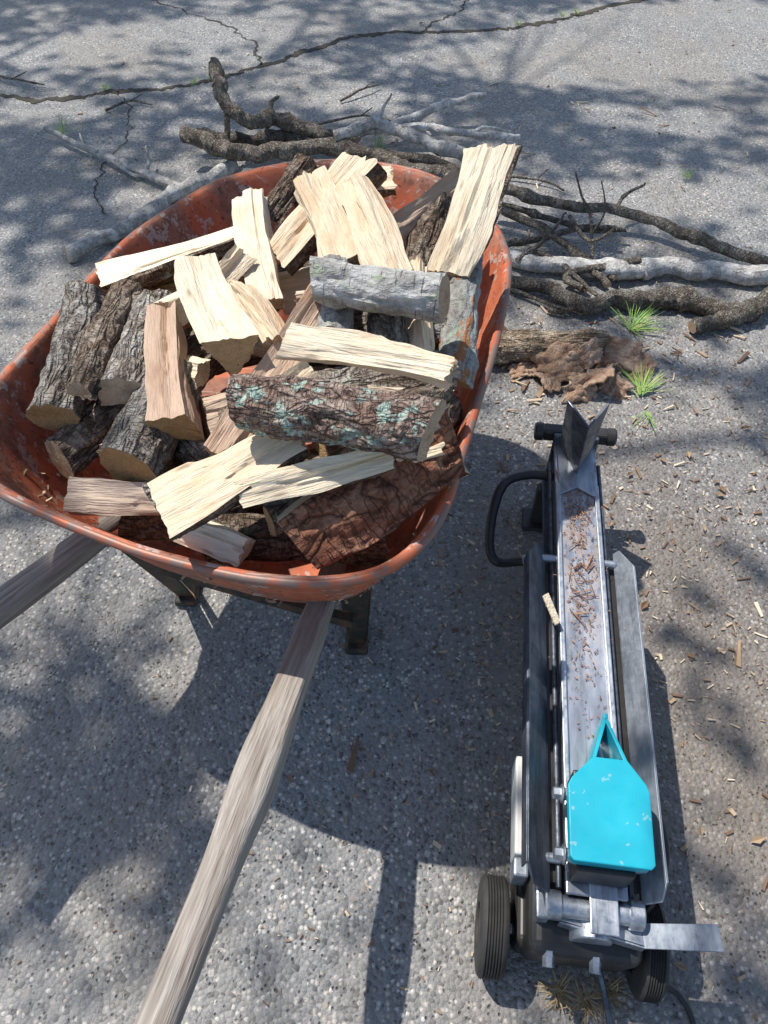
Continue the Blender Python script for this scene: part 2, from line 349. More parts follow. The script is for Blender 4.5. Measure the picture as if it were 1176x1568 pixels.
branch(FBn,[([(.96,1.985,.03),(1.10,2.03,.035),(1.28,2.15,.05)],.02,.032)],M['branch'])
branch(FBn,[([(.70,2.29,.02),(.72,2.49,.1),(.69,2.57,.15),(.67,2.65,.2)],.006,.003),([(.74,2.21,.03),(.65,2.35,.06),(.56,2.40,.1),(.46,2.49,.12)],.011,.006),([(.64,2.49,.12),(.69,2.36,.1),(.78,2.41,.12)],.007,.005),
  ([(.42,2.21,.02),(.55,2.11,.02),(.65,2.07,.02)],.007,.004),([(.67,2.20,.02),(.61,2.26,.04),(.86,2.31,.06)],.011,.014),([(.72,2.45,.08),(.76,2.5,.14),(.75,2.58,.2)],.004,.002),([(.5,2.4,.05),(.6,2.3,.05),(.7,2.15,.03)],.009,.006),([(.45,2.33,.05),(.56,2.42,.08),(.64,2.55,.1)],.008,.004)],M['branch'])
for P in ([(-.2,3.7,.01),(-.1,3.78,.03),(-.02,3.86,.02)],[(-1.25,3.6,.01),(-1.15,3.68,.02),(-1.05,3.66,.01)],[(.4,3.0,.01),(.6,2.95,.02),(.7,2.88,.01)],[(-.3,3.45,.01),(-.1,3.5,.03),(.05,3.46,.02)],[(-1.9,4.0,.01),(-1.75,3.9,.03),(-1.6,3.88,.01)]):
    branch('fallen_twig',[(P,.006,.003),([P[1],V(P[1])+V((.05,.06,.01))],.003,.002)],M['branch'])

M['barkfrag']=bark('bark_fragment_brown',(.30,.18,.12),(.46,.31,.21),(.60,.45,.33),.8,0,plate=False)
M['rotten']=bark('rotten_bark',(.28,.20,.13),(.48,.37,.26),(.64,.54,.41),1.3,0,zs=.12)
make_log('rotten_log',(.30,1.86,.045),(.66,1.885,.045),.095,'thick','u','rotten','pink','end',0,seed=5,bamp=1.6)
def bark_piece(x,y,z,sx,sy,curl,rot,tilt,seed):
    vs=[];fs=[];n=26;rs=random.Random(seed)
    for i in range(n+1):
        for j in range(n+1):
            u=i/n-.5;v=j/n-.5
            e=1+.3*fb(V((math.atan2(v,u)*1.6,seed,0)),3)
            a=u*curl; r=sx/curl
            p=V((math.sin(a)*r*e,v*sy*e,(math.cos(a)-1)*r))
            p.z+=.010*fb(V((u*4,v*4,seed)),2)+.0025*fb(V((u*25,v*8,seed)),2)
            vs.append(p)
    for i in range(n):
        for j in range(n):
            a=i*(n+1)+j; fs.append((a,a+1,a+n+2,a+n+1))
    o=mesh_obj('bark_fragment',vs,fs,[M['barkfrag']],None,True,None)
    o.location=(x,y,z); o.rotation_euler=(tilt,rs.uniform(-.4,.4),rot)
    md=o.modifiers.new('s','SOLIDIFY'); md.thickness=.005
for q in [(.52,1.79,.05,.15,.11,1.4,.3,.6,1),(.62,1.75,.045,.12,.10,1.1,1.2,-.6,2),(.69,1.84,.05,.15,.09,1.5,-.4,.7,3),(.76,1.81,.03,.11,.09,1.0,.8,.4,4),(.48,1.75,.02,.09,.06,1.2,1.9,0.3,5),(.57,1.70,.03,.10,.08,.8,.1,.8,6),(.67,1.72,.02,.09,.06,.9,2.4,-.5,7),(.60,1.81,.06,.11,.07,1.3,.5,1.0,8),(.42,1.80,.02,.10,.05,1.0,.2,.2,9)]:
    bark_piece(*q)

# ------------------------------------------------------------ ground
s=NT('asphalt',.8,0,.5)
oc=s.tc.outputs['Object']
v1=s.vor(oc,125); v2=s.vor(oc,62)
def sepc(c):
    x=s.n('ShaderNodeSeparateColor'); s.L(c,x.inputs[0]); return x.outputs[0],x.outputs[1]
r1,g1=sepc(v1.outputs['Color']); r2,g2=sepc(v2.outputs['Color'])
big=s.noise(oc,1.3,3,.6); med=s.noise(oc,6,3,.65); fine=s.noise(oc,400,2,.7)
base=s.mix(s.ramp(big,[(.3,0.),(.7,1.)]),(.235,.233,.23),(.36,.355,.34))
base=s.mix(s.ramp(fine,[(.3,0.),(.6,1.)]),s.mix(.6,base,(.04,.04,.04)),base)
base=s.mix(s.math('MULTIPLY',r1,.45),base,(.44,.43,.415))
base=s.mix(s.ramp(g1,[(.0,.75),(.25,0.)]),base,(.07,.07,.07))
wear=s.ramp(med,[(.36,0.),(.62,1.)])
st=s.math('MULTIPLY',s.ramp(r1,[(.74,0.),(.78,1.)]),s.ramp(v1.outputs['Distance'],[(.38,1.),(.52,0.)]))
st=s.math('MULTIPLY',st,s.math('MULTIPLY_ADD',wear,.75,.25))
base=s.mix(st,base,s.mix(g1,(.50,.44,.36),(.84,.80,.73)))
st2=s.math('MULTIPLY',s.ramp(r2,[(.86,0.),(.88,1.)]),s.ramp(v2.outputs['Distance'],[(.30,1.),(.42,0.)]))
base=s.mix(s.math('MULTIPLY',st2,wear),base,s.mix(g2,(.36,.30,.24),(.78,.73,.66)))
pit=s.math('MULTIPLY',s.ramp(s.vor(oc,95).outputs['Distance'],[(.08,1.),(.28,0.)]),s.ramp(s.noise(oc,30,2,.5),[(.44,0.),(.54,1.)]))
base=s.mix(s.math('MULTIPLY',pit,.85),base,(.03,.03,.03))
dirt=s.ramp(s.noise(s.map((1.6,1.1,1),(3,1,0)),1,3,.7),[(.42,0.),(.66,1.)])
base=s.mix(s.math('MULTIPLY',dirt,.3),base,(.30,.24,.17))
sp_=s.n('ShaderNodeSeparateXYZ'); s.L(oc,sp_.inputs[0])
dx=s.math('MULTIPLY',s.math('SUBTRACT',sp_.outputs[0],.62),1.9); dy=s.math('SUBTRACT',sp_.outputs[1],.85)
dd=s.math('SQRT',s.math('ADD',s.math('MULTIPLY',dx,dx),s.math('MULTIPLY',dy,dy)))
dn=s.ramp(s.math('ADD',dd,s.math('MULTIPLY_ADD',med,.9,-.45)),[(.35,.5),(1.1,0.)])
base=s.mix(dn,base,s.mix(fine,(.10,.07,.05),(.27,.20,.14)))
s.col(base); s.rough(s.ramp(fine,[(.3,.45),(.7,.75)]))
h=s.math('ADD',s.math('MULTIPLY',v1.outputs['Distance'],-1.),s.math('ADD',s.math('MULTIPLY',fine,.5),s.math('MULTIPLY',pit,-1.)))
s.bump(h,.9,.005); ASP=s.m
def sheet(name,x0,x1,y0,y1,z,mat):
    return mesh_obj(name,[(x0,y0,z),(x1,y0,z),(x1,y1,z),(x0,y1,z)],[(0,1,2,3)],[mat],None,False,None)
g=NT('grass_ground',.95); nn=g.noise(g.tc.outputs['Object'],.8,3,.7)
g.col(g.mix(nn,(.03,.05,.015),(.10,.085,.045)))
sheet('ground',-300,300,-300,300,-.03,g.m)
sheet('asphalt_driveway',-7,7,-8,16,0,ASP)
ck=NT('crack_dark',.95); ck.col(ck.mix(ck.noise(ck.tc.outputs['Object'],60,3,.6),(.015,.014,.012),(.10,.085,.06)))
vs=[];fs=[]
def crack(P,w):
    pts=catmull([(x,y,0) for x,y in P],22); n=len(pts); b=len(vs)
    for k,p in enumerate(pts):
        d=(pts[min(k+1,n-1)]-pts[max(k-1,0)]).normalized(); s_=V((-d.y,d.x,0))
        p=p+s_*.03*fb(p*7)+s_*.02*fb(p*30)
        ww=w*(.25+.9*abs(fb(p*5))+.5*R.random())
        vs.append(V((p.x+s_.x*ww,p.y+s_.y*ww,.003))); vs.append(V((p.x-s_.x*ww,p.y-s_.y*ww,.003)))
    for k in range(n-1): fs.append((b+2*k,b+2*k+1,b+2*k+3,b+2*k+2))
crack([(-3.2,3.9),(-2.4,3.7),(-1.84,3.76),(-1.5,3.74),(-1.25,3.83),(-.95,3.89),(-.78,3.98),(-.61,4.14),(-.39,4.33),(-.10,4.54),(.18,4.60),(.39,4.60),(.67,4.64),(.98,4.80),(1.38,5.04),(2.2,5.4)],.022)
crack([(.18,4.60),(.3,4.75),(.41,4.88),(.50,5.15),(.6,5.8)],.007)
crack([(-1.25,3.83),(-1.10,3.42),(-1.15,3.1),(-1.07,2.71)],.004)
crack([(-.61,4.14),(-.71,4.49),(-1.08,4.88),(-1.64,5.3)],.006)
mesh_obj('asphalt_crack',vs,fs,[ck.m],None,False)

lt=NT('chip_material',.85,0,.2); geo=lt.n('ShaderNodeNewGeometry').outputs['Random Per Island']
lt.col(lt.ramp(geo,[(0.,(.14,.085,.055)),(.3,(.26,.16,.10)),(.55,(.42,.29,.18)),(.8,(.60,.47,.32)),(1.,(.82,.70,.52))]))
vs=[];fs=[]
def chip(x,y,z,l,w,vs,fs,tilt=.25):
    a=R.uniform(0,math.pi*2); d=V((math.cos(a),math.sin(a),R.uniform(-tilt,tilt)));q=V((-d.y,d.x,R.uniform(-.3,.3))); c=V((x,y,z+abs(d.z)*l/2+.002))
    b=len(vs); t=V((0,0,min(.003,w*.4)))
    o=[c-d*l/2-q*w/2*R.uniform(.2,1),c+d*l/2-q*w/2*R.uniform(.1,1),c+d*l/2*R.uniform(.8,1)+q*w/2*R.uniform(.2,1),c-d*l/2*R.uniform(.8,1)+q*w/2]
    vs.extend(o); vs.extend([p+t for p in o])
    fs.extend([(b,b+1,b+2,b+3),(b+4,b+5,b+6,b+7),(b,b+1,b+5,b+4),(b+1,b+2,b+6,b+5),(b+2,b+3,b+7,b+6),(b+3,b,b+4,b+7)])
def scatter(n,cx,cy,sx,sy,l0,l1,asp=.3):
    for _ in range(n):
        l=R.uniform(l0,l1)*(R.random()**1.5+.3); chip(R.gauss(cx,sx),R.gauss(cy,sy),0,l,l*R.uniform(.12,asp),vs,fs)
scatter(2000,.8,1.1,.4,.6,.004,.018,.6); scatter(320,.75,1.1,.4,.5,.012,.034,.3); scatter(1300,.2,1.0,.25,.4,.003,.014,.6)
scatter(120,.7,1.85,.35,.2,.01,.06,.3); scatter(1300,0,2.6,1.5,1.4,.005,.02,.5); scatter(800,-.3,.6,.5,.4,.003,.010,.5); scatter(140,.5,3,.9,.5,.02,.07,.1)
for x,y,l,w in [(-.06,.62,.075,.016),(.78,.85,.07,.014),(.95,.95,.05,.02),(-1.0,.98,.05,.02),(.62,1.5,.05,.012)]: chip(x,y,0,l,w,vs,fs,.05)
mesh_obj('wood_chips',vs,fs,[lt.m],None,False)
dl=NT('dry_leaf',.8); dl.col(dl.ramp(dl.n('ShaderNodeNewGeometry').outputs['Random Per Island'],[(0.,(.20,.11,.06)),(.5,(.32,.20,.11)),(1.,(.42,.31,.19))]))
vs=[];fs=[]
for _ in range(110):
    x,y=(R.uniform(-1.8,2.2),R.uniform(1.5,5)) if R.random()<.45 else (R.gauss(.85,.3),R.gauss(1.1,.5))
    a=R.uniform(0,6.28); l=R.uniform(.006,.016); b=len(vs); d=V((math.cos(a),math.sin(a),0)); q=V((-d.y,d.x,0))
    c=V((x,y,.006)); vs.extend([c-d*l,c-d*l*.2+q*l*.5+V((0,0,.006)),c+d*l+V((0,0,.004)),c-d*l*.1-q*l*.5+V((0,0,.005)),c]); fs.extend([(b,b+1,b+4),(b+1,b+2,b+4),(b+2,b+3,b+4),(b+3,b,b+4)])
mesh_obj('dry_leaves',vs,fs,[dl.m],None,False)

gn=NT('needle_green',.6); gn.col(gn.ramp(gn.n('ShaderNodeNewGeometry').outputs['Random Per Island'],[(0.,(.10,.24,.05)),(.7,(.26,.44,.08)),(1.,(.5,.5,.15))]))
dr=NT('needle_dry',.7); dr.col(dr.ramp(dr.n('ShaderNodeNewGeometry').outputs['Random Per Island'],[(0.,(.20,.13,.06)),(1.,(.5,.38,.2))]))
def sprig(x,y,n,l,ang,spread=.9,name='pine_needle_sprig',up=.5,mat=None):
    vs=[];fs=[]
    for _ in range(n):
        a=ang+R.gauss(0,spread); d=V((math.cos(a),math.sin(a),R.uniform(.05,up))).normalized(); q=V((-d.y,d.x,0))*.0011
        p=V((x,y,.012))+V((R.gauss(0,.006),R.gauss(0,.006),0)); L_=l*R.uniform(.6,1.1); b=len(vs)
        m=p+d*L_*.55; e=p+d*L_-V((0,0,.2*L_*d.z))
        vs.extend([p-q,p+q,m+q,m-q,e]); fs.extend([(b,b+1,b+2,b+3),(b+3,b+2,b+4)])
    return mesh_obj(name,vs,fs,[mat or gn.m],None,False)
sprig(.78,2.0,60,.13,.6,1.0); sprig(.745,1.70,55,.11,1.1,.6); sprig(-1.38,3.36,25,.14,1.8,.8); sprig(.75,1.62,8,.12,-2,.4); sprig(-.02,3.2,25,.10,1.5,1.,up=1.5)
for x,y in [(.98,4.80),(.72,4.66),(1.06,4.84),(-.9,3.9),(-.82,3.95),(-1.3,3.83),(1.9,5.1),(1.2,2.98),(.85,2.58)]: sprig(x,y,30,.05,1.5,2.5,'grass_tuft',1.5)
for x,y in [(.37,.21),(.33,.20),(.29,.215)]: sprig(x,y,45,.04,-1.5,1.6,'dry_needle_tuft',.9,dr.m)

# ------------------------------------------------------------ wheelbarrow
wb=link(bpy.data.objects.new('wheelbarrow',None))
s=NT('orange_paint_rust',.55,0,.4); oc=s.tc.outputs['Object']
n1=s.noise(oc,8,3,.72); n2=s.noise(oc,45,3,.7); n3=s.noise(s.map((14,14,3)),1,3,.6)
c=s.mix(s.ramp(n3,[(.35,0.),(.7,1.)]),(.50,.11,.045),(.62,.20,.10))
c=s.mix(s.ramp(n1,[(.43,0.),(.56,.9)]),c,s.mix(s.ramp(n2,[(.4,0.),(.6,1.)]),(.19,.08,.05),(.36,.18,.12)))
c=s.mix(s.ramp(s.noise(oc,23,3,.8),[(.58,0.),(.61,.8)]),c,(.50,.40,.35))
c=s.mix(s.ramp(s.noise(oc,70,3,.8),[(.60,0.),(.64,.8)]),c,(.10,.05,.035))
sc=s.noise(s.map((6,160,60)),1,2,.5); c=s.mix(s.ramp(sc,[(.64,0.),(.72,.6)]),c,(.55,.42,.36))
s.col(c); s.rough(s.ramp(n2,[(.3,.42),(.7,.85)])); s.bump(n2,.5,.002); ORG=s.m
s=NT('rim_worn',.5,.3,.5); oc=s.tc.outputs['Object']; n2=s.noise(oc,35,3,.7)
s.col(s.mix(s.ramp(n2,[(.40,0.),(.56,1.)]),(.48,.13,.06),(.25,.17,.14))); s.rough(.5); s.bump(n2,.3,.002); RIM=s.m
s=NT('leg_steel_dark',.55,.2,.5); n2=s.noise(s.tc.outputs['Object'],30,3,.7)
s.col(s.mix(s.ramp(n2,[(.45,0.),(.65,1.)]),(.04,.042,.032),(.16,.08,.045))); LEG=s.m
rim=[(-0.584,0.780),(-0.470,0.722),(-0.364,0.675),(-0.265,0.644),(-0.171,0.622),(-0.080,0.617),(-0.007,0.633),(0.049,0.680),(0.090,0.752),(0.121,0.858),(0.155,0.976),(0.198,1.127),(0.236,1.300),(0.243,1.409),(0.217,1.527),(0.161,1.630),(0.077,1.707),(-0.042,1.747),(-0.162,1.753),(-0.278,1.721),(-0.374,1.657),(-0.457,1.552),(-0.530,1.432),(-0.576,1.290),(-0.615,1.154),(-0.658,1.024),(-0.672,0.925),(-0.645,0.835)]
def rz(y): return .62+.04*(y-.63)/1.1
RP=[V((x,y,rz(y))) for x,y in rim]
def closed(P,n):
    out=[];m=len(P)
    for i in range(m):
        p0,p1,p2,p3=P[i-1],P[i],P[(i+1)%m],P[(i+2)%m]
        for k in range(n):
            t=k/n; out.append(.5*((2*p1)+(-p0+p2)*t+(2*p0-5*p1+4*p2-p3)*t*t+(-p0+3*p1-3*p2+p3)*t**3))
    return out
RC=closed(RP,4); nr=len(RC); cen=V((-.20,1.13,0))
prof=[(1.012,-.012),(1.012,0),(1.0,.004),(.985,-.002),(.972,-.015),(.95,-.04),(.92,-.08),(.875,-.13),(.83,-.18),(.78,-.225),(.73,-.25),(.66,-.262),(.5,-.268),(.25,-.27)]
vs=[];fs=[]
for s_,dz in prof:
    for p in RC:
        q=cen+(V((p.x,p.y,0))-cen)*s_; vs.append(V((q.x,q.y,p.z+dz+.005*fb(V((q.x*5,q.y*5,dz*4)),2)*(1 if s_<.97 else 0))))
for k in range(len(prof)-1):
    for i in range(nr): fs.append((k*nr+i,k*nr+(i+1)%nr,(k+1)*nr+(i+1)%nr,(k+1)*nr+i))
ci=len(vs); vs.append(V((cen.x,cen.y,.37)))
for i in range(nr): fs.append(((len(prof)-1)*nr+i,(len(prof)-1)*nr+(i+1)%nr,ci))
t=mesh_obj('tray',vs,fs,[ORG],None,True,None); t.parent=wb
md=t.modifiers.new('s','SOLIDIFY'); md.thickness=.0025; md.offset=-1
vs=[];fs=[];mi=[]
loop=[cen+(V((p.x,p.y,0))-cen)*1.008+V((0,0,p.z-.004+.002*fb(V((p.x*9,p.y*9,0)),2))) for p in RC]; loop.append(loop[0].copy())
tube(loop,.0075,10,0,0,vs,fs,mi,0); o=mesh_obj('rolled_rim',vs,fs,[RIM],mi,True,None); o.parent=wb
vs=[];fs=[]
for _ in range(260):
    p=RC[R.randrange(nr)]; k=R.uniform(.76,.90); q=cen+(V((p.x,p.y,0))-cen)*k
    dz=-.10-(.90-k)*1.1
    if q.y<1.2: chip(q.x,q.y,p.z+dz-.004,R.uniform(.004,.02),R.uniform(.002,.006),vs,fs,.3)
mesh_obj('tray_litter',vs,fs,[lt.m],None,False).parent=wb
s=NT('weathered_wood',.85,0,.2); src=s.tc.outputs['Object']
fib=s.noise(s.map((160,160,7)),1,3,.7); f2=s.noise(s.map((45,45,3.5)),1,3,.6); f3=s.noise(s.map((12,12,4)),1,3,.6)
c=s.mix(s.ramp(fib,[(.3,0.),(.7,1.)]),(.24,.20,.17),(.50,.455,.40))
c=s.mix(s.ramp(f2,[(.52,0.),(.7,.7)]),c,(.16,.12,.095)); c=s.mix(s.ramp(f3,[(.46,0.),(.7,.6)]),c,(.28,.21,.155))
s.col(c); s.bump(s.math('ADD',fib,f2),.9,.005); HW=s.m
def handle(name,a,b,wf):
    a=V(a);b=V(b);ax=(b-a).normalized();L_=(b-a).length; xd=ax.cross(V((0,0,1))).normalized(); yd=ax.cross(xd)
    n=60;vs=[];fs=[];seg=20
    for k in range(n+1):
        f=k/n
        for i in range(seg):
            an=2*math.pi*i/seg; w,hh,ex=wf(f); cx=math.copysign(abs(math.cos(an))**ex,math.cos(an)); sy=math.copysign(abs(math.sin(an))**ex,math.sin(an))
            x=cx*w/2;y=sy*hh/2; p=V((x,y,f*L_)); p+=V((cx,sy,0))*.0015*fb(V((x*60,y*60,f*8)),3)+V((.004*math.sin(f*5),0,0)); vs.append(p)
    for k in range(n):
        for i in range(seg): fs.append((k*seg+i,k*seg+(i+1)%seg,(k+1)*seg+(i+1)%seg,(k+1)*seg+i))
    for b_,z in((0,0),(n*seg,L_)):
        c=len(vs); vs.append(V((0,0,z)))
        for i in range(seg): fs.append((b_+i,b_+(i+1)%seg,c))
    o=mesh_obj(name,vs,fs,[HW],None,True,50); o.matrix_world=Matrix.Translation(a)@Matrix((xd,yd,ax)).transposed().to_4x4(); o.parent=wb
def wf(f):
    w=.044+.012*math.exp(-((f-.27)/.07)**2)+.004*(f<.5)
    ex=.35 if f>.30 else .35+.6*min(1,(.30-f)/.15)
    return (w,w*.9,min(ex,.95))
handle('handle_right',(-.262,.045,.510),(.03,1.35,.28),wf)
handle('handle_left',(-.80,.47,.445),(-.30,1.28,.30),lambda f:(.05,.042,.35))
def finish(me):
    me.polygons.foreach_set('use_smooth',[False]*len(me.polygons))
def box(name,c,sz,mat,parent,bev=.003,rot=(0,0,0),seg=2):
    me=bpy.data.meshes.new(name); bm=bmesh.new(); bmesh.ops.create_cube(bm,size=1)
    for v in bm.verts: v.co=V((v.co.x*sz[0],v.co.y*sz[1],v.co.z*sz[2]))
    if bev: bmesh.ops.bevel(bm,geom=list(bm.edges),offset=min(bev,min(sz)*.45),segments=seg,affect='EDGES',profile=.5)
    bm.to_mesh(me); bm.free(); me.materials.append(mat); finish(me)
    o=link(bpy.data.objects.new(name,me)); o.location=c; o.rotation_euler=rot; o.parent=parent; return o
def cyl(name,a,b,r,mat,parent,seg=24,bev=.0,r2=None):
    a=V(a);b=V(b);vs=[];fs=[];L_=(b-a).length; r2=r if r2 is None else r2; bv=bev or min(r*.12,.002)
    rings=[(0,r-bv),(bv,r),(L_-bv,r2),(L_,r2-bv)]
    for z,rr in rings:
        for i in range(seg): an=2*math.pi*i/seg; vs.append(V((rr*math.cos(an),rr*math.sin(an),z)))
    for k in range(3):
        for i in range(seg): fs.append((k*seg+i,k*seg+(i+1)%seg,(k+1)*seg+(i+1)%seg,(k+1)*seg+i))
    fs.append(tuple(range(seg-1,-1,-1))); fs.append(tuple(range(3*seg,4*seg)))
    o=mesh_obj(name,vs,fs,[mat],None,True,35); o.rotation_mode='QUATERNION'; o.rotation_quaternion=(b-a).to_track_quat('Z','Y'); o.location=a; o.parent=parent; return o
def plate(name,pts,th,mat,parent,bev=.0015):
    me=bpy.data.meshes.new(name); bm=bmesh.new(); f=bm.faces.new([bm.verts.new(V(p)) for p in pts])
    r=bmesh.ops.extrude_face_region(bm,geom=[f]); bmesh.ops.translate(bm,verts=[g for g in r['geom'] if isinstance(g,bmesh.types.BMVert)],vec=V(th))
    bmesh.ops.recalc_face_normals(bm,faces=bm.faces)
    if bev: bmesh.ops.bevel(bm,geom=list(bm.edges),offset=bev,segments=2,affect='EDGES',profile=.5)
    bm.to_mesh(me); bm.free(); me.materials.append(mat); finish(me)
    o=link(bpy.data.objects.new(name,me)); o.parent=parent; return o
def leg(name,x,y,hx,hy,hz,fx,fy,fz_):
    plate(name+'_rear',[(hx-.028,hy,hz),(hx+.028,hy,hz),(x+.016,y,.0),(x-.016,y,.0)],(0,.006,0),LEG,wb)
    plate(name+'_side',[(hx+.03,hy+.006,hz),(hx+.03,hy+.05,hz),(x+.018,y+.03,.0),(x+.018,y+.006,.0)],(.004,0,0),LEG,wb)
    plate(name+'_front',[(x-.014,y+.02,.0),(x+.014,y+.02,.0),(fx+.02,fy,fz_),(fx-.02,fy,fz_)],(0,.006,.006),LEG,wb)
    box(name+'_foot',(x,y+.02,.012),(.05,.09,.02),LEG,wb,.006)
leg('leg_right',-.06,.87,-.055,.78,.36,-.02,1.22,.33)
leg('leg_left',-.455,.995,-.47,.87,.36,-.36,1.25,.33)
plate('cross_brace',[(-.47,.925,.20),(-.06,.79,.20),(-.06,.79,.225),(-.47,.925,.225)],(.0,.022,0),LEG,wb)
plate('brace_strap',[(-.48,.99,.30),(-.06,.84,.30),(-.06,.84,.33),(-.48,.99,.33)],(0,.004,0),LEG,wb)
BLK=NT('black_rubber',.7); nb=BLK.noise(BLK.tc.outputs['Object'],40,3,.6); BLK.col(BLK.mix(nb,(.015,.015,.015),(.07,.065,.06))); RUB=BLK.m
def wheel(parent,c,axis,r,w,name='wheel',ribs=0,hub=None):
    axis=V(axis).normalized(); x=axis.orthogonal().normalized(); y=axis.cross(x)
    pr=[(-.5,.45),(-.5,.8),(-.46,.92),(-.36,.985)]+[(-.3+.6*i/12,1.0 if i%2==0 or not ribs else .955) for i in range(13)]+[(.36,.985),(.46,.92),(.5,.8),(.5,.45)]
    seg=48;vs=[];fs=[]
    for q in range(seg):
        a=2*math.pi*q/seg; d=x*math.cos(a)+y*math.sin(a)
        for u,v in pr: vs.append(V(c)+axis*u*w+d*v*r)
    m=len(pr)
    for q in range(seg):
        for k in range(m): fs.append((q*m+k,q*m+(k+1)%m,((q+1)%seg)*m+(k+1)%m,((q+1)%seg)*m+k))
    o=mesh_obj(name,vs,fs,[RUB],None,True,30); o.parent=parent
    cyl(name+'_hub',V(c)-axis*w*.42,V(c)+axis*w*.42,r*.5,hub or LEG,parent)
wheel(wb,(-.02,1.55,.2),(1,-.3,0),.2,.09,'front_wheel')
cyl('axle',(-.16,1.59,.2),(.12,1.51,.2),.01,LEG,wb)
cyl('fork_left',(-.30,1.28,.3),(-.12,1.58,.2),.015,LEG,wb); cyl('fork_right',(.03,1.35,.28),(.08,1.52,.2),.015,LEG,wb)

# ------------------------------------------------------------ log splitter
sp=link(bpy.data.objects.new('log_splitter',None)); sp.location=(.2975,.13,0); sp.rotation_euler=(0,0,math.radians(-7))
def metal(name,c0,c1,rust,rough,met=.85,sz=(8,2.,8)):
    s=NT(name,rough,met,.5); n1=s.noise(s.map(tuple(q*6 for q in sz)),1,3,.65); n2=s.noise(s.tc.outputs['Object'],55,3,.75); n3=s.noise(s.map((220,6,220)),1,3,.6)
    c=s.mix(s.ramp(n1,[(.35,0.),(.65,1.)]),c0,c1); c=s.mix(s.ramp(n2,[(.62,0.),(.74,rust)]),c,(.24,.14,.09))
    c=s.mix(s.ramp(n3,[(.58,0.),(.70,.5)]),c,tuple(q*.5 for q in c0)); s.col(c); s.rough(s.ramp(n2,[(.3,rough-.08),(.7,rough+.3)])); s.bump(n3,.15,.001); return s.m
STE=metal('galvanised_steel',(.34,.37,.41),(.58,.61,.65),.35,.36)
WST=metal('wing_steel',(.26,.29,.33),(.46,.50,.55),.3,.42,.7)
DST=metal('dark_and_shaded_steel',(.07,.08,.10),(.17,.19,.23),.25,.42,.7)
WDG=metal('wedge_steel',(.12,.13,.15),(.24,.26,.29),.4,.42,.8)
s=NT('black_paint',.4); s.col(s.mix(s.noise(s.tc.outputs['Object'],40,3,.6),(.012,.012,.013),(.05,.046,.042))); BP=s.m
s=NT('teal_paint',.42); n2=s.noise(s.tc.outputs['Object'],30,3,.8)
c=s.mix(s.ramp(s.noise(s.tc.outputs['Object'],12,3,.5),[(.3,0.),(.7,1.)]),(.0,.36,.47),(.01,.44,.55))
c=s.mix(s.ramp(n2,[(.67,0.),(.69,.5)]),c,(.36,.5,.52)); s.col(c); s.rough(s.ramp(n2,[(.3,.38),(.7,.6)])); TEAL=s.m
s=NT('white_plastic',.45); s.col(s.mix(s.noise(s.tc.outputs['Object'],30,3,.6),(.60,.59,.55),(.78,.77,.74))); WHP=s.m
s=NT('beam_steel',.36,.8,.5); oc=s.tc.outputs['Object']; n1=s.noise(s.map((40,9,40)),1,3,.65); n2=s.noise(s.map((60,30,60)),1,3,.75); n3=s.noise(s.map((220,6,220)),1,3,.6)
c=s.mix(s.ramp(n1,[(.35,0.),(.65,1.)]),(.34,.37,.41),(.58,.61,.66)); c=s.mix(s.ramp(n3,[(.58,0.),(.70,.5)]),c,(.18,.19,.21))
sy=s.n('ShaderNodeSeparateXYZ'); s.L(oc,sy.inputs[0])
du=s.math('MULTIPLY',s.ramp(s.math('ADD',sy.outputs[1],.5),[(.30,0.),(.75,1.)]),s.ramp(n2,[(.42,0.),(.60,1.)]))
c=s.mix(s.math('MULTIPLY',du,.75),c,(.26,.16,.11)); s.col(c); s.put(s.b.inputs['Metallic'],s.math('MULTIPLY_ADD',du,-.7,.8)); s.rough(s.math('MULTIPLY_ADD',du,.4,.36)); BST=s.m
box('beam_top',(0,.655,.247),(.092,.97,.008),BST,sp,.002)
box('rail_left',(-.041,.60,.2545),(.010,.80,.007),STE,sp,.002); box('rail_right',(.041,.60,.2545),(.010,.80,.007),STE,sp,.002)
box('beam_web_left',(-.040,.655,.19),(.006,.968,.105),DST,sp,.002); box('beam_web_right',(.040,.655,.19),(.006,.968,.105),DST,sp,.002)
box('beam_bottom',(0,.655,.133),(.11,.966,.008),DST,sp,.002)
for sg,nm,mt,ow in((-1,'left',DST,.040),(1,'right',WST,.028)):  # left wing's shade is put into its colour: darker steel than the right
    def W(u,y): return (sg*(.068+ow*u),y,.240+(.055 if sg<0 else .040)*u)
    plate('cradle_wing_'+nm,[W(0,.17),W(.75,.17),W(1,.195),W(1,.775),W(.35,.83),W(0,.83)],(sg*.003,0,-.003),mt,sp,.001)
    zz=.293 if sg<0 else .278
    plate('cradle_wing_skirt_'+nm,[(sg*(.0685+ow),.195,zz),(sg*(.0685+ow),.775,zz),(sg*(.072+ow),.775,zz-.03),(sg*(.072+ow),.195,zz-.03)],(sg*.003,0,0),mt,sp,.001)
    box('wing_support_'+nm,(sg*.062,.5,.222),(.024,.62,.004),BP,sp,.001)
    for y in(.80,.22):
        cyl('wing_bolt_%s_%d'%(nm,int(y*100)),(sg*.044,y,.243),(sg*.078,y,.243),.008,STE,sp,12)
    cyl('tie_rod_'+nm,(sg*.054,.18,.235),(sg*.054,1.08,.235),.0045,DST,sp,12)
box('end_crossbar',(0,1.15,.262),(.15,.03,.032),BP,sp,.006)
for sg in(-1,1): cyl('crossbar_cap_%s'%('l' if sg<0 else 'r'),(sg*.07,1.15,.262),(sg*.092,1.15,.262),.021,BP,sp,20,.004)
box('end_plate',(0,1.125,.2),(.10,.012,.16),DST,sp,.003)
